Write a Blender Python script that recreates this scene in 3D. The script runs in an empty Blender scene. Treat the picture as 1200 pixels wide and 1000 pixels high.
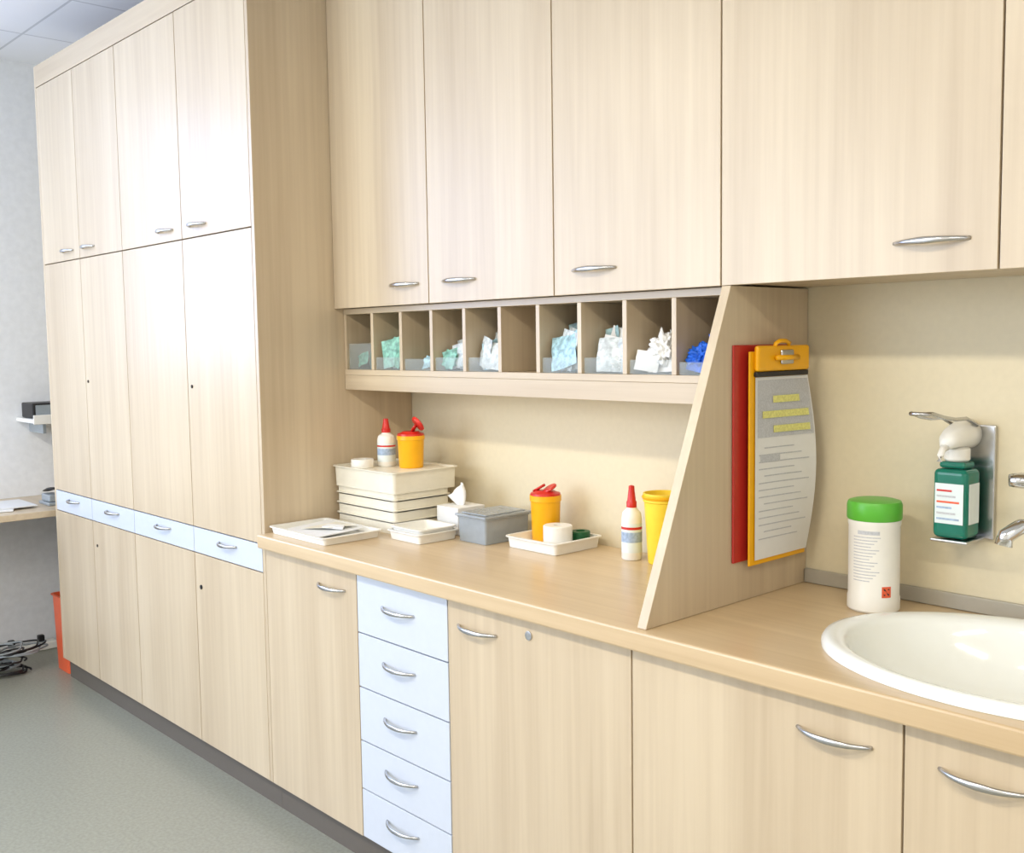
import bpy, math, random, bmesh
from mathutils import Vector, Matrix, noise, Euler
sc=bpy.context.scene
col=sc.collection
random.seed(7)
def srgb(r,g,b):
    f=lambda c:(c/12.92 if c<=.04045 else ((c+.055)/1.055)**2.4)
    return (f(r/255),f(g/255),f(b/255),1)
def newmat(name):
    m=bpy.data.materials.new(name);m.use_nodes=True
    return m,m.node_tree,m.node_tree.nodes['Principled BSDF']
def wood(name,c1,c2,scale,fs,rough=.33):
    m,t,b=newmat(name);N=t.nodes;L=t.links
    tc=N.new('ShaderNodeTexCoord');oi=N.new('ShaderNodeObjectInfo')
    mul=N.new('ShaderNodeMath');mul.operation='MULTIPLY';mul.inputs[1].default_value=17
    L.new(oi.outputs['Random'],mul.inputs[0])
    add=N.new('ShaderNodeVectorMath');L.new(tc.outputs['Object'],add.inputs[0]);L.new(mul.outputs[0],add.inputs[1])
    def ns(s,det):
        mp=N.new('ShaderNodeMapping');mp.inputs['Scale'].default_value=s;L.new(add.outputs[0],mp.inputs[0])
        n=N.new('ShaderNodeTexNoise');n.inputs['Scale'].default_value=1;n.inputs['Detail'].default_value=det;n.inputs['Roughness'].default_value=.6
        L.new(mp.outputs[0],n.inputs['Vector']);return n
    a=ns(scale,3);f=ns(fs,3)
    mx=N.new('ShaderNodeMath');mx.operation='MULTIPLY_ADD';mx.inputs[1].default_value=.4
    L.new(f.outputs['Fac'],mx.inputs[0])
    m2=N.new('ShaderNodeMath');m2.operation='MULTIPLY';m2.inputs[1].default_value=.6;L.new(a.outputs['Fac'],m2.inputs[0])
    L.new(m2.outputs[0],mx.inputs[2])
    cr=N.new('ShaderNodeValToRGB');cr.color_ramp.elements[0].position=.34;cr.color_ramp.elements[1].position=.64
    cr.color_ramp.elements[0].color=c1;cr.color_ramp.elements[1].color=c2
    L.new(mx.outputs[0],cr.inputs[0]);L.new(cr.outputs[0],b.inputs['Base Color'])
    b.inputs['Roughness'].default_value=rough
    b.inputs['Specular IOR Level'].default_value=.65
    return m
W1=srgb(189,169,140);W2=srgb(208,190,161)
wood_v=wood('ash_vertical',W1,W2,(7,7,.45),(50,50,1.4))
wood_h=wood('ash_horizontal',W1,W2,(.45,7,7),(1.4,50,50))
wood_c=wood('ash_counter',srgb(194,168,130),srgb(211,187,150),(.5,10,9),(1.6,70,60),.28)
def plain(name,c,rough=.5,metal=0,noise=.02,ns=40,bump=0,trans=0,alpha=1,emit=0):
    m,t,b=newmat(name)
    b.inputs['Roughness'].default_value=rough;b.inputs['Metallic'].default_value=metal
    b.inputs['Transmission Weight'].default_value=trans;b.inputs['Alpha'].default_value=alpha
    if emit:
        b.inputs['Emission Color'].default_value=c;b.inputs['Emission Strength'].default_value=emit
    N=t.nodes;L=t.links
    tc=N.new('ShaderNodeTexCoord');n=N.new('ShaderNodeTexNoise');n.inputs['Scale'].default_value=ns;n.inputs['Detail'].default_value=4
    L.new(tc.outputs['Object'],n.inputs['Vector'])
    cr=N.new('ShaderNodeValToRGB');cr.color_ramp.elements[0].position=.35;cr.color_ramp.elements[1].position=.65
    cr.color_ramp.elements[0].color=tuple(x*(1-noise) for x in c[:3])+(1,);cr.color_ramp.elements[1].color=tuple(min(1,x*(1+noise)) for x in c[:3])+(1,)
    L.new(n.outputs['Fac'],cr.inputs[0]);L.new(cr.outputs[0],b.inputs['Base Color'])
    if bump:
        bp=N.new('ShaderNodeBump');bp.inputs['Strength'].default_value=bump;bp.inputs['Distance'].default_value=.002
        L.new(n.outputs['Fac'],bp.inputs['Height']);L.new(bp.outputs[0],b.inputs['Normal'])
    return m
M_wall=plain('wall_cream',srgb(218,207,178),.6,noise=.015,ns=60,bump=.12)
M_wallw=plain('wall_white',srgb(234,235,236),.7,noise=.03,ns=30,bump=.4)
M_floor=plain('linoleum',srgb(144,145,132),.33,noise=.1,ns=90)
M_steel=plain('satin_steel',srgb(195,195,195),.26,1,noise=.03)
M_chrome=plain('chrome',srgb(215,215,215),.12,1,noise=.01)
M_dark=plain('dark_gap',srgb(60,52,45),.8)
M_kick=plain('kick_grey',srgb(100,93,85),.5)
M_whitelam=plain('white_laminate',srgb(203,209,219),.3,noise=.01)
M_white=plain('white_plastic',srgb(236,234,226),.35,noise=.01)
M_cream=plain('cream_plastic',srgb(230,225,208),.35,noise=.02)
M_ceramic=plain('white_ceramic',srgb(236,238,233),.08,noise=.005)
M_yellow=plain('yellow_plastic',srgb(244,178,10),.35,noise=.02)
M_yellow2=plain('lemon_plastic',srgb(250,215,60),.35,noise=.02)
M_red=plain('red_plastic',srgb(200,40,30),.35,noise=.02)
M_redboard=plain('red_board',srgb(185,45,38),.3,noise=.02)
M_green=plain('green_plastic',srgb(90,180,55),.35,noise=.02)
M_dgreen=plain('dark_green',srgb(20,90,50),.4,noise=.05)
M_teal=plain('teal_bottle',srgb(15,112,92),.2,noise=.05)
M_label=plain('label_white',srgb(222,232,232),.45,noise=.02)
M_labelb=plain('label_blue',srgb(160,180,205),.45,noise=.15,ns=120)
M_grey=plain('grey_plastic',srgb(150,158,162),.3,noise=.03)
M_greyt=plain('grey_clear',srgb(175,183,188),.2,noise=.03,alpha=.65)
M_clear=plain('clear_plastic',srgb(215,225,225),.12,noise=.02,alpha=.14)
M_paper=plain('paper',srgb(228,228,226),.7,noise=.01)
M_ink=plain('ink_grey',srgb(192,194,198),.7,noise=.10,ns=300)
M_hl=plain('highlight_yellow',srgb(222,220,135),.7,noise=.12,ns=200)
M_black=plain('black_plastic',srgb(28,28,30),.45)
M_orange=plain('orange_plastic',srgb(225,95,55),.35,noise=.03)
M_tissue=plain('tissue',srgb(238,238,236),.9)
M_tealp=plain('packet_teal',srgb(125,178,160),.3,noise=.4,ns=70)
M_whitep=plain('packet_white',srgb(205,212,212),.3,noise=.25,ns=70)
M_bluep=plain('packet_lightblue',srgb(165,200,208),.3,noise=.35,ns=70)
M_blue=plain('glove_blue',srgb(20,95,205),.5,noise=.25,ns=60)
M_lamp=plain('lamp_diffuser',srgb(255,250,238),.5,emit=2.5)
M_filltube=plain('added_fill_tube',srgb(255,240,215),.5,emit=.8)  # glowing tube of the added niche fill, not a known fitting
M_trim=plain('trim_grey',srgb(165,160,148),.35)
M_ceil,t,b=newmat('ceiling_tile');N=t.nodes
tcn=N.new('ShaderNodeTexCoord');br=N.new('ShaderNodeTexBrick');br.offset=0;br.inputs['Scale'].default_value=1
br.inputs['Brick Width'].default_value=.6;br.inputs['Row Height'].default_value=.6;br.inputs['Mortar Size'].default_value=.006
br.inputs['Color1'].default_value=srgb(236,237,240);br.inputs['Color2'].default_value=srgb(232,234,238);br.inputs['Mortar'].default_value=srgb(200,202,206)
t.links.new(tcn.outputs['Object'],br.inputs['Vector']);t.links.new(br.outputs['Color'],b.inputs['Base Color']);b.inputs['Roughness'].default_value=.8

def link(o,parent=None):
    col.objects.link(o)
    if parent: o.parent=parent
    return o
def empty(name):
    e=bpy.data.objects.new(name,None);e.empty_display_size=.1;return link(e)
def mesh(name,v,f,mat,parent=None,smooth=False,bevel=0,seg=2):
    me=bpy.data.meshes.new(name);me.from_pydata([tuple(p) for p in v],[],f);me.update()
    if mat:me.materials.append(mat)
    if smooth:
        for p in me.polygons:p.use_smooth=True
    o=link(bpy.data.objects.new(name,me),parent)
    if bevel:
        bm=o.modifiers.new('b','BEVEL');bm.width=bevel;bm.segments=seg;bm.limit_method='ANGLE'
    return o
def box(name,x0,x1,y0,y1,z0,z1,mat,parent=None,bevel=0,seg=2):
    v=[(x,y,z) for x in(x0,x1) for y in(y0,y1) for z in(z0,z1)]
    f=[(0,1,3,2),(4,6,7,5),(0,4,5,1),(2,3,7,6),(0,2,6,4),(1,5,7,3)]
    return mesh(name,v,f,mat,parent,bevel=bevel,seg=seg)
def sweep(name,pts,ra,rb,mat,parent=None,n=8,up=Vector((0,0,1)),sm=True):
    V=[];Fc=[];P=[Vector(p) for p in pts];K=len(P)
    for i,p in enumerate(P):
        t=(P[min(i+1,K-1)]-P[max(i-1,0)]).normalized()
        if abs(t.dot(up))>.98: s=Vector((1,0,0))
        else: s=t.cross(up).normalized()
        u=s.cross(t)
        a=ra[i] if isinstance(ra,(list,tuple)) else ra;b=rb[i] if isinstance(rb,(list,tuple)) else rb
        for k in range(n):
            th=2*math.pi*k/n;V.append(p+s*math.cos(th)*a+u*math.sin(th)*b)
    for i in range(K-1):
        for k in range(n):
            Fc.append((i*n+k,i*n+(k+1)%n,(i+1)*n+(k+1)%n,(i+1)*n+k))
    Fc.append(tuple(range(n))[::-1]);Fc.append(tuple((K-1)*n+k for k in range(n)))
    return mesh(name,V,Fc,mat,parent,smooth=sm)
def smooth_angle(o,a=40):
    for p in o.data.polygons:p.use_smooth=True
    try: o.data.set_sharp_from_angle(angle=math.radians(a))
    except Exception: pass
def lathe(name,prof,mat,parent=None,c=(0,0,0),n=40,sx=1,sy=1,rot=None,capb=True,capt=True):
    V=[];Fc=[]
    for r,z in prof:
        for k in range(n):
            th=2*math.pi*k/n;p=Vector((r*sx*math.cos(th),r*sy*math.sin(th),z))
            if rot: p=rot@p
            V.append(p+Vector(c))
    K=len(prof)
    for i in range(K-1):
        for k in range(n):
            Fc.append((i*n+k,i*n+(k+1)%n,(i+1)*n+(k+1)%n,(i+1)*n+k))
    if capb:Fc.append(tuple(range(n))[::-1])
    if capt:Fc.append(tuple((K-1)*n+k for k in range(n)))
    o=mesh(name,V,Fc,mat,parent);smooth_angle(o);return o
def handle(x,z,y,parent,w=.146):
    pts=[];a=[]
    for i in range(17):
        t=i/16*2-1
        pts.append((x+t*w/2,y-.028*(1-abs(t)**2.4)+.001,z)); a.append(.0032+.0012*abs(t))
    return sweep('handle',pts,a,[.004+.003*(1-abs(i/8-1)) for i in range(17)],M_steel,parent)
F=-.5985;U=-.3144
T=[-3.468,-3.045,-2.608,-2.090,-1.583]
ZT=2.655;ZS=1.885;ZST=.878;ZSB=.785;ZTOE=.095;ZDT=.866;ZUB=1.635;ZC=.917;ZFT=2.748
TH=.019;g=.002
def lock(x,z,y,parent,r=.006,mat=M_dark):
    return lathe('lock',[(r,0),(r,.003),(r*.8,.0035)],mat,parent,(x,y,z),16,rot=Matrix.Rotation(math.radians(90),3,'X'))
# ---- tall cabinet
tc=empty('tall_cabinet')
box('inner_front',T[0]+.001,T[4]-.021,F+TH+.002,F+TH+.01,ZTOE,ZFT-.02,M_dark,tc)
box('side_right',T[4]-.018,T[4],F,-.002,ZTOE,ZFT,wood_v,tc,.0008)
box('side_left',T[0]-.018,T[0],F,-.002,ZTOE,ZFT,wood_v,tc,.0008)
box('top_panel',T[0]+.001,T[4]-.019,F+TH,-.002,ZFT-.018,ZFT,wood_h,tc)
box('cornice',T[0],T[4]-.019,F,F+TH-.001,ZT+g,ZFT,wood_h,tc,.0008)
box('plinth',T[0]-.018,T[4],F+.03,F+.05,0,ZTOE-.001,M_kick,tc)
box('plinth_back',T[0]-.018,T[4],-.05,-.03,0,ZTOE-.001,M_kick,tc)
for i in range(4):
    a,b=T[i]+g,T[i+1]-g
    if i==3:b=T[4]-.0205
    box('upper_door_%d'%(i+1),a,b,F,F+TH,ZS+g,ZT-g,wood_v,tc,.001)
    box('middle_door_%d'%(i+1),a,b,F,F+TH,ZST+g,ZS-g,wood_v,tc,.001)
    box('drawer_%d'%(i+1),a,b,F,F+TH,ZSB+g,ZST-g,M_whitelam,tc,.001)
    box('lower_door_%d'%(i+1),a,b,F,F+TH,ZTOE,ZSB-g,wood_v,tc,.001)
    handle((a+b)/2+.01,.845,F,tc,.125)
    handle([T[1]-.13,T[1]+.1,T[3]-.13,T[3]+.12][i],ZS+.04,F,tc,.125)
lock(T[3]+.035,1.375,F,tc);lock(T[1]+.03,1.375,F,tc);lock(T[1]+.045,.683,F,tc);lock(T[3]+.045,.665,F,tc,.008,M_black)
# ---- base
B=[T[4],-1.070,-.662,-.047,.554,1.15,1.75]
bc=empty('base_cabinet')
box('inner_front',B[0]+.001,B[-1],F+TH+.002,F+TH+.01,ZTOE,.87,M_dark,bc)
box('side_right',B[-1],B[-1]+.018,F,-.002,0,.87,wood_v,bc)
box('plinth',B[0]+.001,B[-1],F+.03,F+.05,0,ZTOE-.001,M_kick,bc)
for i in [0,2,3,4,5]:
    box('door_%d'%(i+1),B[i]+g,B[i+1]-g,F,F+TH,ZTOE,ZDT,wood_v,bc,.001)
    handle([B[1]-.13,0,B[2]+.115,B[4]-.13,B[4]+.135,B[6]-.14][i],.806,F,bc)
zd=[.866,.698,.540,.383,.240,.095]
for i in range(5):
    box('drawer_%d'%(i+1),B[1]+g,B[2]-g,F,F+TH,zd[i+1]+g,zd[i]-g,M_whitelam,bc,.001)
    handle((B[1]+B[2])/2-.01,(zd[i]+zd[i+1])/2+(.015 if i else .01),F,bc)
lock(-.361,.831,F,bc,.011,M_steel)
# ---- counter with sink cut-out
SX,SY,SRX,SRY=.64,-.322,.372,.277
ct=box('countertop',T[4]+.001,1.77,F-.03,-.002,.873,ZC,wood_c,None,.005)
cut=lathe('cutter',[(1,.8),(1,1.0)],None,None,(SX,SY-.005,0),64,sx=SRX*.93,sy=SRY*.92)
bo=ct.modifiers.new('cut','BOOLEAN');bo.object=cut;bo.operation='DIFFERENCE';bo.solver='EXACT'
dg=bpy.context.evaluated_depsgraph_get();dg.update()
nm=bpy.data.meshes.new_from_object(ct.evaluated_get(dg));ct.modifiers.clear();ct.data=nm
bpy.data.objects.remove(cut)
# sink
sk=empty('wash_basin')
V=[];Fc=[];n=72
rings=[(1,ZC+.0005,0),(1.0,ZC+.01,0),(.985,ZC+.018,0),(.955,ZC+.021,0),(.90,ZC+.019,-.003),(.865,ZC+.014,-.006),(.845,ZC+.004,-.007),(.82,ZC-.02,-.008),(.77,ZC-.06,-.01),(.68,ZC-.1,-.01),(.5,ZC-.125,-.01),(.25,ZC-.135,-.01),(.07,ZC-.138,-.01),(.069,ZC-.150,-.01)]
for s,z,dy in rings:
    for k in range(n):
        th=2*math.pi*k/n
        V.append((SX+SRX*s*math.cos(th),SY+dy+SRY*s*math.sin(th),z))
for i in range(len(rings)-1):
    for k in range(n):Fc.append((i*n+k,i*n+(k+1)%n,(i+1)*n+(k+1)%n,(i+1)*n+k))
Fc.append(tuple((len(rings)-1)*n+k for k in range(n)))
mesh('bowl',V,Fc,M_ceramic,sk,smooth=True)
lathe('drain',[(.022,0),(.021,.003),(.012,.004)],M_chrome,sk,(SX,SY-.01,ZC-.14),24)
# tap, wall mounted
tp=empty('wall_mixer_tap')
lathe('wall_flange',[(.034,0),(.034,.012),(.022,.02),(.022,.05)],M_chrome,tp,(.68,-.001,1.16),rot=Matrix.Rotation(math.radians(90),3,'X'))
lathe('body',[(.0,-.045),(.024,-.04),(.027,-.02),(.027,.03),(.024,.045),(.0,.05)],M_chrome,tp,(.68,-.072,1.165),capb=False,capt=False)
sweep('spout',[(.675,-.08,1.15),(.65,-.11,1.148),(.61,-.15,1.15),(.575,-.185,1.148),(.556,-.205,1.13),(.553,-.208,1.112)],[.014,.014,.014,.015,.016,.0165],[.014,.014,.014,.015,.016,.0165],M_chrome,tp,14)
sweep('lever',[(.68,-.075,1.21),(.66,-.09,1.222),(.61,-.12,1.230),(.56,-.15,1.232),(.542,-.16,1.232)],[.018,.017,.017,.022,.018],[.016,.013,.012,.016,.012],M_chrome,tp,12)
box('trim_1',.001,1.77,-.012,-.001,ZC+.001,ZC+.035,M_trim,None,.002)
# ---- wall cab
Ux=[T[4],-1.074,-.550,-.027,.575,1.15,1.77]
wc=empty('wall_cabinet')
box('bottom_panel',Ux[0]+.001,Ux[-1],U+TH+.001,-.002,ZUB,ZUB+.018,wood_h,wc)
box('inner_front',Ux[0]+.001,Ux[-1],U+TH+.002,U+TH+.01,ZUB+.019,ZFT,M_dark,wc)
box('side_right',Ux[-1],Ux[-1]+.018,U,-.002,ZUB,ZFT,wood_v,wc)
box('cornice',Ux[0]+.001,Ux[-1],U,U+TH,ZT+g,ZFT,wood_h,wc)
for i in range(6):
    box('door_%d'%(i+1),Ux[i]+g,Ux[i+1]-g,U,U+TH,ZUB-.003,ZT-g,wood_v,wc,.001)
    handle([Ux[1]-.12,Ux[1]+.14,Ux[2]+.14,Ux[4]-.125,Ux[4]+.15,Ux[6]-.15][i],ZUB+.057,U,wc)
# ---- slanted divider panel
y1,y2=-.6077,-.315
v=[(x,y,z) for x in(-.024,0) for y,z in((y1,ZC+.0005),(-.002,ZC+.0005),(-.002,ZUB-.004),(y2,ZUB-.004))]
mesh('divider_panel',v,[(0,1,2,3),(4,7,6,5),(0,4,5,1),(1,5,6,2),(2,6,7,3),(3,7,4,0)],wood_v,None,bevel=.001)
# ---- pigeonhole
ph=empty('pigeonhole_shelf');PY=-.28;X0,X1=T[4]+.002,-.026
box('top_board',X0,X1,PY,-.002,ZUB-.022,ZUB-.004,wood_h,ph,.0008)
box('bottom_board',X0,X1,PY,-.002,1.412,1.430,wood_h,ph,.0008)
box('valance',X0,X1,PY,PY+.019,1.363,1.4115,wood_h,ph,.0008)
box('back_board',X0,X1,-.010,-.003,1.431,ZUB-.023,wood_v,ph)
pitch=(X1-X0-.014)/10
for i in range(11):
    x=X0+i*pitch
    box('divider_%d'%(i+1),x,x+.014,PY+.001,-.011,1.4305,ZUB-.0225,wood_v,ph,.0006)
def packet(V,Fc,c,w,h,th,rot,bend):
    nx,ny=6,6;base=len(V);ph_=random.uniform(0,6)
    for s in(-1,1):
        for i in range(nx):
            for j in range(ny):
                u_=i/(nx-1)*2-1;v_=j/(ny-1)*2-1
                e=(1-u_**4)*(1-v_**4)
                wr=.0015*math.sin(5*u_+3*v_+ph_)+.0015*math.sin(7*v_-2*u_+ph_)
                p=Vector((u_*w/2,s*th/2*e+bend*(u_*u_)+.3*bend*math.sin(3*v_+ph_)+wr,v_*h/2))
                V.append(Vector(c)+rot@p)
    for s in(0,1):
        o_=base+s*nx*ny
        for i in range(nx-1):
            for j in range(ny-1):
                q=(o_+i*ny+j,o_+(i+1)*ny+j,o_+(i+1)*ny+j+1,o_+i*ny+j+1)
                Fc.append(q if s==0 else q[::-1])
def pile(name,x0,x1,hgt,mats,cnt,parent):
    """upright, filed packets leaning on each other"""
    V=[];Fc=[];idx=[];zb=1.4335;xm=(x0+x1)/2
    for k in range(cnt):
        w=random.uniform(.05,.10);h=random.uniform(.7,1.0)*hgt
        if k<cnt//3: h*=.65+.25*random.random()
        ry=random.uniform(-.3,.3)
        rot=Euler((random.uniform(-.35,-.05),ry,random.uniform(-.35,.35))).to_matrix()
        half=(w*abs(math.cos(ry))+h*abs(math.sin(ry)))/2+.006
        span=max(0.008,(x1-x0)/2-half)
        c=[xm+random.choice((-1,1,.3,-.3))*span,-.250+k*(.15/cnt),zb]
        n0=len(Fc);v0=len(V);packet(V,Fc,c,w,h,.006,rot,random.uniform(-.008,.008))
        mz=min(p.z for p in V[v0:])
        for p in V[v0:]:
            p.z+=zb-mz; p.x=min(max(p.x,x0+.006),x1-.006)
            p.y=min(max(p.y,-.267),-.02)
        idx+= [random.randrange(len(mats))]*(len(Fc)-n0)
    o=mesh(name,V,Fc,None,parent,smooth=True)
    for m_ in mats:o.data.materials.append(m_)
    for p,i in zip(o.data.polygons,idx):p.material_index=i
def crumple(name,c,r,mat,amp=.4,sq=(1,1,1),parent=None,seed=0,lim=None):
    bm=bmesh.new();bmesh.ops.create_icosphere(bm,subdivisions=5,radius=1)
    for v_ in bm.verts:
        q=v_.co.copy();d=noise.noise(q*2.2+Vector((seed,0,0)))*amp+abs(noise.noise(q*4+Vector((0,seed,0))))*amp*1.3-abs(noise.noise(q*8+Vector((0,seed,3))))*amp*.5
        v_.co=q*(1+d)
        v_.co=Vector((v_.co.x*r*sq[0],v_.co.y*r*sq[1],v_.co.z*r*sq[2]))
    mz=min(v_.co.z for v_ in bm.verts)
    for v_ in bm.verts:
        v_.co+=Vector((c[0],c[1],c[2]-mz))
        if lim: v_.co.x=min(max(v_.co.x,lim[0]),lim[1]);v_.co.y=max(v_.co.y,-.267)
    me=bpy.data.meshes.new(name);bm.to_mesh(me);bm.free();me.materials.append(mat)
    for p in me.polygons:p.use_smooth=True
    return link(bpy.data.objects.new(name,me),parent)
cells=[(X0+i*pitch+.014,X0+(i+1)*pitch) for i in range(10)]
def clearbin(i,h,name):
    a,b=cells[i];e=.003;z0=1.4308
    o=empty(name)
    box('bin_front',a+e,b-e,-.272,-.2705,z0,z0+h,M_clear,o)
    box('bin_base',a+e,b-e,-.2703,-.02,z0,z0+.0015,M_clear,o)
    box('bin_left',a+e,a+e+.0012,-.2703,-.02,z0+.002,z0+h,M_clear,o)
    box('bin_right',b-e-.0012,b-e,-.2703,-.02,z0+.002,z0+h,M_clear,o)
    return o
spec={0:('dressing_bin',.085,.07,[M_tealp,M_bluep],14),1:('dressing_bin',.04,.135,[M_tealp,M_tealp,M_whitep],24),2:('dressing_bin',.035,.055,[M_tealp,M_bluep],12),
3:('syringe_bin',.04,.09,[M_bluep,M_whitep,M_tealp],18),4:('syringe_bin',.04,.12,[M_bluep,M_whitep,M_whitep],22),6:('gauze_bin',.04,.135,[M_tealp,M_whitep,M_whitep,M_bluep],26),7:('gauze_bin',.04,.125,[M_whitep,M_tissue,M_bluep],22),8:('glove_bin',.035,.075,[M_tissue],6),9:('blue_glove_bin',.03,.05,[M_blue],9)}
for i,(nme,bh,h,ms,cn) in spec.items():
    o=clearbin(i,bh,nme);pile('packets',cells[i][0],cells[i][1],h,ms,cn,o)
    a,b=cells[i];lm=(a+.006,b-.006)
    if i==7:
        crumple('gauze',((a+b)/2+.02,-.235,1.434),.020,M_tissue,.6,sq=(1.3,.8,.8),seed=12,parent=o,lim=lm)
    if i==8:
        crumple('gloves',((a+b)/2,-.222,1.434),.030,M_tissue,.6,sq=(1.1,.8,1.15),seed=9,parent=o,lim=lm)
        crumple('gloves_b',((a+b)/2+.02,-.20,1.434),.022,M_whitep,.6,sq=(.9,.8,1.9),seed=4,parent=o,lim=lm)
    if i==9:
        crumple('gloves',(a+.040,-.236,1.434),.026,M_blue,.6,sq=(1.15,.8,.95),seed=5,parent=o,lim=lm)
        crumple('gloves_b',(a+.082,-.232,1.434),.026,M_blue,.6,sq=(1.05,.8,1.2),seed=8,parent=o,lim=lm)

# ---------- counter items
def tray(name,x0,x1,y0,y1,z0,h,mat,parent=None,wall=.004,fl=.012,r=.02,lip=.006):
    def ring(o,z):
        pts=[];X0_,X1_,Y0_,Y1_=x0-o,x1+o,y0-o,y1+o;rr=max(r+o,.004)
        for cx_,cy_,a0 in((X1_-rr,Y1_-rr,0),(X0_+rr,Y1_-rr,90),(X0_+rr,Y0_+rr,180),(X1_-rr,Y0_+rr,270)):
            for k in range(6):
                a=math.radians(a0+k*18);pts.append((cx_+rr*math.cos(a),cy_+rr*math.sin(a),z))
        return pts
    R=[ring(-fl,z0),ring(-.001-lip,z0+h-.004),ring(0,z0+h-.003),ring(0,z0+h),ring(-lip-wall,z0+h),ring(-fl-wall,z0+wall)]
    V=[];Fc=[];n_=24
    for q in R:V+=q
    for i in range(len(R)-1):
        for k in range(n_):Fc.append((i*n_+k,i*n_+(k+1)%n_,(i+1)*n_+(k+1)%n_,(i+1)*n_+k))
    Fc.append(tuple(range(n_))[::-1]);Fc.append(tuple((len(R)-1)*n_+k for k in range(n_)))
    o=mesh(name,V,Fc,mat,parent);smooth_angle(o,50);return o
Z0=ZC+.0008
def slab(name,q,th,mat,parent):
    V=[(a,b,c) for a,b,c in q]+[(a,b,c-th) for a,b,c in q]
    return mesh(name,V,[(0,1,2,3),(7,6,5,4),(0,4,5,1),(1,5,6,2),(2,6,7,3),(3,7,4,0)],mat,parent)
t1=empty('flat_instrument_tray')
tray('tray_shell',-1.572,-1.245,-.595,-.375,Z0,.024,M_white,t1)
slab('papers',[(-1.53,-.55,Z0+.014),(-1.33,-.57,Z0+.014),(-1.31,-.41,Z0+.026),(-1.52,-.40,Z0+.026)],.003,M_paper,t1)
slab('paper_top',[(-1.47,-.53,Z0+.02),(-1.37,-.50,Z0+.03),(-1.33,-.42,Z0+.034),(-1.44,-.42,Z0+.03)],.001,M_cream,t1)
slab('packet',[(-1.40,-.50,Z0+.031),(-1.33,-.47,Z0+.031),(-1.35,-.45,Z0+.034),(-1.41,-.47,Z0+.034)],.006,M_paper,t1)
t2=empty('instrument_tray')
tray('tray_shell',-1.222,-1.052,-.388,-.225,Z0,.03,M_white,t2)
tray('nested_tray',-1.215,-1.057,-.38,-.232,Z0+.006,.036,M_white,t2)
st=empty('stacked_storage_trays')
for i,(z,h) in enumerate(((Z0,.042),(Z0+.034,.042),(Z0+.068,.042),(Z0+.102,.03))):
    tray('tray_%d'%(i+1),-1.573,-1.238,-.34,-.105,z,h,M_cream,st,fl=.007)
tray('top_box',-1.578,-1.228,-.348,-.08,Z0+.128,.068,M_cream,st,fl=.01)
box('top_box_lid',-1.567,-1.239,-.337,-.091,Z0+.185,Z0+.191,M_cream,st,.002)
ZS2=Z0+.1915
def bottle(name,x,y,z,r,h,body,cap,label=None,tip=.35):
    e=empty(name);hb=h*(1-tip)
    lathe('body',[(r*.92,0),(r,.004),(r,hb*.8),(r*.9,hb*.92),(r*.5,hb),(r*.45,hb+.006)],body,e,(x,y,z))
    ht=h-hb
    lathe('cap',[(r*.5,0),(r*.5,ht*.25),(r*.42,ht*.3),(r*.3,ht*.8),(r*.28,ht*.97),(r*.1,ht)],cap,e,(x,y,z+hb+.003))
    if label:
        lathe('label',[(r*1.006,hb*.15),(r*1.006,hb*.72)],M_label,e,(x,y,z),capb=False,capt=False)
        lathe('label_band',[(r*1.012,hb*.35),(r*1.012,hb*.55)],label,e,(x,y,z),capb=False,capt=False)
        lathe('label_red',[(r*1.012,hb*.60),(r*1.012,hb*.65)],M_red,e,(x,y,z),capb=False,capt=False)
    return e
bottle('disinfectant_bottle',-1.445,-.215,ZS2,.03,.155,M_white,M_red,M_labelb,.3)
bottle('disinfectant_bottle',-.48,-.095,Z0,.028,.2,M_white,M_red,M_labelb,.3)
def sharps(name,x,y,z,r,h,open_=False):
    e=empty(name)
    lathe('bucket',[(r*.86,0),(r*.9,.003),(r*.98,h*.85),(r*1.0,h*.87),(r*1.04,h*.88),(r*1.04,h)],M_yellow,e,(x,y,z))
    lathe('lid',[(r*1.0,0),(r*.98,.006),(r*.7,.010),(r*.62,.013)],M_red,e,(x,y,z+h))
    if open_:
        rt_=Euler((math.radians(-50),math.radians(25),0)).to_matrix()
        lathe('flap',[(r*.55,0),(r*.6,.004),(r*.6,.010),(r*.4,.014)],M_red,e,(x+.033,y,z+h+.036),rot=rt_,n=24)
        sweep('hinge',[(x+.005,y,z+h+.008),(x+.018,y,z+h+.024),(x+.03,y,z+h+.034)],.008,.004,M_red,e)
    else:
        rt_=Euler((math.radians(25),math.radians(-15),0)).to_matrix()
        lathe('flap',[(r*.45,0),(r*.5,.003),(r*.45,.007)],M_red,e,(x+.016,y+.005,z+h+.018),rot=rt_,n=24)
        sweep('tab',[(x-.034,y-.01,z+h+.01),(x-.015,y-.01,z+h+.02),(x-.002,y,z+h+.03)],.010,.004,M_red,e)
    return e
sharps('sharps_container',-1.35,-.185,ZS2,.044,.105,True)
rl=empty('tape_roll')
lathe('roll',[(.016,0),(.036,0),(.037,.002),(.037,.026),(.036,.028),(.016,.028),(.016,.001)],M_white,rl,(-1.47,-.295,ZS2),capb=False,capt=False)
t3=empty('dressing_tray')
tray('tray_shell',-.862,-.645,-.225,-.025,Z0,.034,M_white,t3)
zt3=Z0+.0055
sharps('sharps_container',-.805,-.105,zt3,.045,.14)
rl=empty('gauze_roll')
lathe('roll',[(.012,0),(.040,0),(.042,.002),(.042,.064),(.040,.066),(.012,.066),(.012,.001)],M_white,rl,(-.715,-.145,zt3),capb=False,capt=False)
rl=empty('green_tape_roll')
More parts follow.
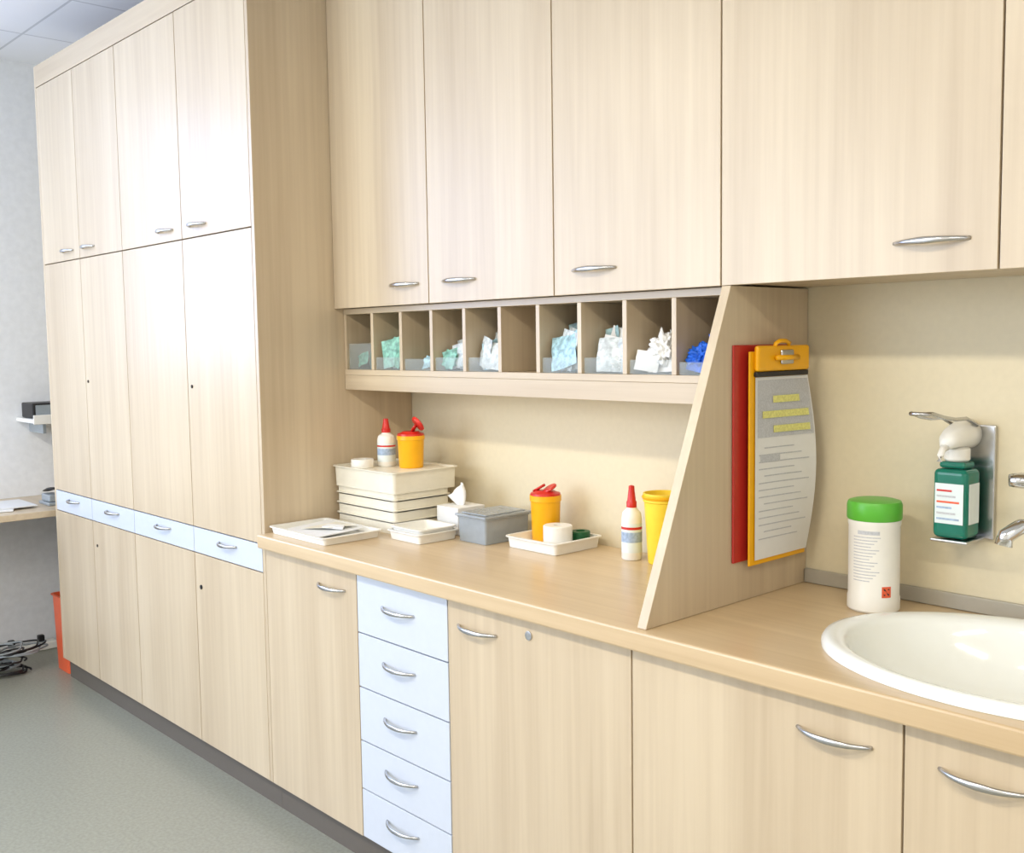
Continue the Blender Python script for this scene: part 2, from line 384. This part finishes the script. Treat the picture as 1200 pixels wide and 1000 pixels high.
lathe('roll',[(.014,0),(.026,0),(.028,.002),(.028,.038),(.026,.04),(.014,.04),(.014,.001)],M_dgreen,rl,(-.695,-.072,zt3+.002),capb=False,capt=False)
gb=empty('grey_storage_box')
tray('box_shell',-1.04,-.905,-.255,-.07,Z0,.075,M_greyt,gb,wall=.002,r=.012,fl=.006,lip=.002)
box('lid',-1.043,-.902,-.258,-.067,Z0+.0755,Z0+.084,M_greyt,gb,.003)
box('lid_rim',-1.028,-.917,-.243,-.082,Z0+.0843,Z0+.088,M_greyt,gb,.002)
crumple('contents',(-.97,-.16,Z0+.004),.032,M_white,.5,sq=(1,1.5,.7),parent=gb,seed=2)
tb=empty('tissue_box')
box('carton',-1.195,-1.09,-.205,-.095,Z0,Z0+.085,M_paper,tb,.002)
V=[];Fc=[]
na,nq=18,8
for i in range(na):
    for j in range(nq):
        th=2*math.pi*i/na;q=j/(nq-1);rr=(.012+.03*q*(1-.45*q))*(1+.3*math.sin(3*th+q*2))
        V.append((-1.145-.02*q*q+rr*math.cos(th),-.15+rr*.6*math.sin(th),Z0+.083+.05*q+.022*math.sin(th+1)*q))
for i in range(na):
    for j in range(nq-1):Fc.append((i*nq+j,((i+1)%na)*nq+j,((i+1)%na)*nq+j+1,i*nq+j+1))
mesh('tissue',V,Fc,M_tissue,tb,smooth=True)
yb=empty('yellow_waste_bin')
lathe('bucket',[(.038,0),(.04,.003),(.050,.165),(.053,.168),(.053,.19),(.049,.19),(.047,.165),(.037,.006)],M_yellow2,yb,(-.385,-.078,Z0))
lathe('rim_ring',[(.054,.174),(.057,.18),(.054,.184)],M_yellow,yb,(-.385,-.078,Z0),capb=False,capt=False)
# wipes canister
wp=empty('wipes_canister');cx_,cy_=.244,-.125
lathe('tub',[(.052,0),(.0555,.004),(.0555,.03),(.054,.034),(.054,.185),(.0555,.19),(.0555,.2),(.05,.205)],M_white,wp,(cx_,cy_,Z0))
lathe('lid',[(.056,.2),(.058,.203),(.058,.232),(.055,.24),(.045,.243)],M_green,wp,(cx_,cy_,Z0))
def arcpatch(name,r,a0,a1,z0,z1,mat,parent,c,n_=12):
    V=[];Fc=[]
    for i in range(n_+1):
        a=math.radians(a0+(a1-a0)*i/n_)
        for z in(z0,z1):V.append((c[0]+r*math.cos(a),c[1]+r*math.sin(a),c[2]+z))
    for i in range(n_):Fc.append((2*i,2*i+2,2*i+3,2*i+1))
    return mesh(name,V,Fc,mat,parent,smooth=True)
c_=(cx_,cy_,Z0)
for k in range(15):
    arcpatch('print_%d'%(k+1),.0545,-112,-48-(k*7)%25,.165-k*.0068,.167-k*.0068,M_ink,wp,c_)
arcpatch('header',.0545,-100,-50,.172,.180,M_ink,wp,c_)
arcpatch('warning_mark',.0547,-44,-22,.036,.060,M_orange,wp,c_)
for s in(-1,1):
    V=[]
    for q in(-1,1):
        for e in(-.9,.9):
            a=math.radians(-33+q*6+e*1.5*s);V.append((cx_+.0549*math.cos(a),cy_+.0549*math.sin(a),Z0+.048+q*s*.007-e*.0012))
    mesh('warning_cross',V,[(0,1,3,2)],M_black,wp)
# dispenser
dp=empty('soap_dispenser')
dx,dy=.395,-.062
box('wall_plate',dx-.02,dx+.058,-.012,-.001,1.08,1.325,M_steel,dp,.003)
box('bottle',dx-.037,dx+.037,dy-.034,dy+.034,1.088,1.235,M_teal,dp,.012,4)
box('bottle_shoulder',dx-.028,dx+.028,dy-.025,dy+.025,1.236,1.250,M_teal,dp,.006)
box('label_front',dx-.030,dx+.030,dy-.0352,dy-.0345,1.12,1.205,M_label,dp)
box('label_side',dx+.0372,dx+.0378,dy-.024,dy+.024,1.12,1.205,M_label,dp)
for k in range(6):
    box('label_line_%d'%(k+1),dx-.026,dx+.022-(k%3)*.008,dy-.036,dy-.0355,1.128+k*.012,1.132+k*.012,[M_labelb,M_ink,M_labelb,M_orange,M_ink,M_red][k],dp)
box('cradle',dx-.040,dx+.040,dy-.036,-.013,1.079,1.086,M_steel,dp,.003)
lathe('pump_collar',[(.022,0),(.026,.004),(.026,.026),(.02,.03)],M_white,dp,(dx,dy,1.2505),n=24)
sweep('pump_housing',[(dx,-.118,1.286),(dx,-.10,1.296),(dx,-.075,1.302),(dx,-.045,1.305),(dx,-.014,1.305)],[.012,.022,.028,.031,.031],[.010,.018,.024,.030,.032],M_white,dp,24)
sweep('nozzle',[(dx,-.11,1.284),(dx,-.13,1.280),(dx,-.142,1.268),(dx,-.144,1.256)],[.008,.007,.006,.006],[.008,.007,.006,.006],M_white,dp)
wire=[(dx-.026,-.03,1.325),(dx-.026,-.08,1.342),(dx-.026,-.13,1.343),(dx-.025,-.18,1.350),(dx-.022,-.225,1.360),(dx-.014,-.243,1.360),(dx,-.248,1.360),(dx+.014,-.243,1.360),(dx+.022,-.225,1.360),(dx+.025,-.18,1.350),(dx+.026,-.13,1.343),(dx+.026,-.08,1.342),(dx+.026,-.03,1.325)]
sweep('lever_wire',wire,.0042,.0042,M_steel,dp)
# clipboards
yc=empty('clipboard')
box('red_board',.001,.006,-.312,-.10,1.01,1.50,M_redboard,yc,.002)
box('spacer',.0065,.0175,-.2,-.12,1.40,1.46,M_black,yc)
box('board',.018,.023,-.275,-.045,1.0,1.485,M_yellow,yc,.002)
box('clip_base',.0235,.036,-.262,-.050,1.44,1.498,M_yellow,yc,.006)
box('clip_jaw',.0235,.032,-.262,-.050,1.428,1.4395,M_black,yc,.002)
sweep('clip_loop',[(.03,-.19,1.493),(.034,-.19,1.503),(.034,-.175,1.508),(.034,-.15,1.508),(.034,-.135,1.503),(.03,-.135,1.493)],.005,.005,M_yellow,yc)
box('clip_spring',.0365,.043,-.178,-.128,1.455,1.488,M_steel,yc,.005,3)
sweep('clip_roll',[(.042,-.20,1.470),(.044,-.15,1.470),(.042,-.11,1.470)],.006,.006,M_yellow,yc)
def sheet(name,y0,y1,z0,z1,off,mat):
    V=[];Fc=[];ny,nz=8,14
    def X(y,z):
        a=(y+.255)/.2;b=(1.43-z)/.42
        return .026+.024*max(0,a)**1.5*math.sin(math.pi*min(1,max(0,b)))+off
    for i in range(ny+1):
        for j in range(nz+1):
            y=y0+(y1-y0)*i/ny;z=z0+(z1-z0)*j/nz;V.append((X(y,z),y,z))
    for i in range(ny):
        for j in range(nz):Fc.append((i*(nz+1)+j,(i+1)*(nz+1)+j,(i+1)*(nz+1)+j+1,i*(nz+1)+j+1))
    return mesh(name,V,Fc,mat,yc,smooth=True)
sheet('paper',-.258,-.045,1.012,1.427,0,M_paper)
sheet('printed_header',-.25,-.05,1.29,1.42,.0010,M_ink)
for k in range(3):sheet('highlight_%d'%(k+1),-.235+.04*(k!=1),-.065-.03*(k==0),1.368-k*.034,1.384-k*.034,.0035,M_hl)
for k in range(14):sheet('text_line_%d'%(k+1),-.245+.02*(k%4==0),-.12+.05*((k*7)%3)/2,1.265-k*.016,1.2675-k*.016,.0010,M_ink)
sheet('text_block',-.24,-.17,1.235,1.25,.0014,M_ink)

# ---------- left recess
XL=-4.1;HC=2.916
dk=empty('desk')
box('desktop',XL+.002,-3.53,-2.0,-.03,.745,.775,wood_h,dk,.003)
box('support_panel',XL+.05,-3.6,-.06,-.035,0,.7445,M_whitelam,dk)
box('support_panel_far',XL+.05,-3.6,-1.98,-1.955,0,.7445,M_whitelam,dk)
sh=empty('wall_shelf')
box('board',XL+.002,-3.85,-.56,-.03,1.155,1.175,M_white,sh,.002)
box('front_lip',-3.849,-3.84,-.56,-.03,1.15,1.195,M_white,sh,.002)
box('bracket',XL+.002,-3.9,-.5,-.485,1.10,1.1545,M_grey,sh)
bx=empty('black_radio')
box('body',-4.06,-3.9,-.545,-.30,1.176,1.25,M_black,bx,.006)
box('panel',-3.8995,-3.897,-.53,-.32,1.19,1.24,M_grey,bx,.001)
pp=empty('paper_stack')
slab('sheet_1',[(-3.95,-.85,.784),(-3.68,-.95,.784),(-3.62,-.74,.784),(-3.90,-.64,.784)],.007,M_paper,pp)
slab('sheet_2',[(-3.93,-.80,.789),(-3.66,-.82,.789),(-3.66,-.62,.789),(-3.92,-.62,.789)],.0045,M_paper,pp)
hp=empty('hole_punch')
box('base',-3.80,-3.66,-.57,-.48,.7755,.79,M_grey,hp,.004)
box('body',-3.79,-3.68,-.56,-.50,.791,.825,M_grey,hp,.006)
sweep('lever',[(-3.79,-.53,.835),(-3.74,-.53,.848),(-3.67,-.53,.855)],[.025,.028,.022],[.006,.007,.005],M_black,hp)
oc=empty('orange_bin')
tray('shell',-3.68,-3.50,-.585,-.40,.001,.36,M_orange,oc,r=.03,fl=.02,lip=.008)
ps=empty('power_strip')
box('strip',-4.06,-4.0,-.85,-.45,.001,.04,M_white,ps,.006)
for k in range(5):
    lathe('socket_%d'%(k+1),[(.02,0),(.02,.002),(.017,.002),(.016,.0005)],M_grey,ps,(-4.03,-.80+k*.07,.0405),20)
for k in range(3):
    y_=-.80+k*.14
    box('plug_%d'%(k+1),-4.045,-4.015,y_-.015,y_+.015,.0435,.075,M_black,ps,.005)
cb=empty('cable_bundle')
random.seed(21)
for k in range(12):
    pts=[];ph_=random.uniform(0,6);cx0=random.uniform(-3.79,-3.70);cy0=random.uniform(-.86,-.70);ra_=random.uniform(.05,.12)
    tt=random.uniform(2.6,3.4)
    for i in range(44):
        a=i/43*math.pi*tt+ph_
        pts.append((cx0+ra_*math.cos(a)*.75,cy0+ra_*(1+.2*math.sin(a*2.3))*math.sin(a),.010+.010*k+.004*math.sin(i*.35+k)))
    sweep('cable_%d'%(k+1),pts,.0045,.0045,[M_black,M_black,M_grey][k%3],cb,6)
for k in range(3):
    sweep('power_lead_%d'%(k+1),[(-3.90,-.90+.06*k,.735),(-3.89,-.88+.03*k,.6),(-3.90,-.85,.45),(-3.88,-.83,.3),(-3.86,-.80-.02*k,.15),(-3.83,-.79,.05),(-3.80,-.74,.012)],.006,.006,M_black,cb,6)

# ---------- room
RX=3.2;RY=-4.2
box('wall_back',XL-.1,RX+.1,0,.1,0,HC,M_wall)
lw=empty('wall_left')
ly0,ly1,lz0,lz1=-4.05,-1.42,1.35,2.85
box('below_window',XL-.1,XL,RY,-.001,0,lz0,M_wallw,lw)
box('above_window',XL-.1,XL,RY,-.001,lz1,HC,M_wallw,lw)
box('beside_window_a',XL-.1,XL,RY,ly0,lz0,lz1,M_wallw,lw)
box('beside_window_b',XL-.1,XL,ly1,-.001,lz0,lz1,M_wallw,lw)
w2=empty('window_2')
for i,(a,b,c,d) in enumerate(((ly0,ly1,lz0,lz0+.05),(ly0,ly1,lz1-.05,lz1),(ly0,ly0+.05,lz0+.05,lz1-.05),(ly1-.05,ly1,lz0+.05,lz1-.05),((ly0+ly1)/2-.03,(ly0+ly1)/2+.03,lz0+.05,lz1-.05))):
    box('frame_%d'%(i+1),XL-.08,XL-.02,a,b,c,d,M_white,w2)
box('wall_right',RX,RX+.1,RY,-.001,0,HC,M_wallw)
wx0,wx1,wz0,wz1=-3.9,-1.0,.95,2.6
wf=empty('wall_front')
box('below_window',XL-.1,RX+.1,RY-.1,RY,0,wz0,M_wallw,wf)
box('above_window',XL-.1,RX+.1,RY-.1,RY,wz1,HC,M_wallw,wf)
box('beside_window_a',XL-.1,wx0,RY-.1,RY,wz0,wz1,M_wallw,wf)
box('beside_window_b',wx1,RX+.1,RY-.1,RY,wz0,wz1,M_wallw,wf)
wi=empty('window_1')
for i,(a,b,c,d) in enumerate(((wx0,wx1,wz0,wz0+.05),(wx0,wx1,wz1-.05,wz1),(wx0,wx0+.05,wz0+.05,wz1-.05),(wx1-.05,wx1,wz0+.05,wz1-.05),((wx0+wx1)/2-.03,(wx0+wx1)/2+.03,wz0+.05,wz1-.05))):
    box('frame_%d'%(i+1),a,b,RY-.08,RY-.02,c,d,M_white,wi)
box('floor',XL-.1,RX+.1,RY-.1,.1,-.1,0,M_floor)
box('ceiling',XL-.1,RX+.1,RY-.1,.1,HC,HC+.1,M_ceil)
def area(name,loc,rot,sx,sy,e,c):
    l=bpy.data.lights.new(name,'AREA');l.shape='RECTANGLE';l.size=sx;l.size_y=sy;l.energy=e;l.color=c
    o=bpy.data.objects.new(name,l);o.location=loc;o.rotation_euler=rot;col.objects.link(o);return o
for i,x in enumerate((-2.0,.1,2.1)):
    e=empty('ceiling_light');yl=-2.65
    box('housing',x-.62,x+.62,yl-.17,yl+.17,HC-.05,HC-.001,M_white,e,.004)
    box('diffuser',x-.58,x+.58,yl-.13,yl+.13,HC-.056,HC-.0505,M_lamp,e)
    area('ceiling_light_source',(x,yl,HC-.06),(0,0,0),1.1,.24,(26,43,46)[i],(1,.91,.75)).parent=e
area('window_daylight',((wx0+wx1)/2,RY-.12,(wz0+wz1)/2),(math.radians(90),0,0),wx1-wx0,wz1-wz0,105,(.76,.85,1))
area('window_daylight_side',(XL-.12,(ly0+ly1)/2,(lz0+lz1)/2),(0,math.radians(-90),0),lz1-lz0,ly1-ly0,75,(.42,.56,1))
ul=empty('added_niche_fill')  # fill added behind the valance to brighten and warm the niche
lathe('fill_tube',[(.008,-.5),(.008,.5)],M_filltube,ul,(-.85,-.22,1.398),16,rot=Matrix.Rotation(math.radians(90),3,'Y'))
box('fill_holder',-1.38,-.32,-.235,-.205,1.4075,1.4115,M_white,ul)
area('niche_fill_light',(-.85,-.21,1.385),(math.radians(-10),0,0),1.0,.03,.8,(1,.89,.72)).parent=ul
w=bpy.data.worlds.new('w');sc.world=w;w.use_nodes=True;bg=w.node_tree.nodes['Background'];bg.inputs[0].default_value=(.7,.85,1,1);bg.inputs[1].default_value=1
# camera
al,p,r,f=.8277,.0818,-.0145,1213.5
C=Vector((1.36,-2.224,1.515))
fw=Vector((-math.sin(al)*math.cos(p),math.cos(al)*math.cos(p),-math.sin(p)))
rt=Vector((math.cos(al),math.sin(al),0));up=rt.cross(fw)
rt2=rt*math.cos(r)+up*math.sin(r);up2=-rt*math.sin(r)+up*math.cos(r)
cd=bpy.data.cameras.new('camera');cd.sensor_width=36;cd.lens=f/1200*36
co=bpy.data.objects.new('camera',cd);col.objects.link(co)
m=Matrix((rt2,up2,-fw)).transposed().to_4x4();m.translation=C;co.matrix_world=m
sc.camera=co
sc.view_settings.view_transform='Standard'
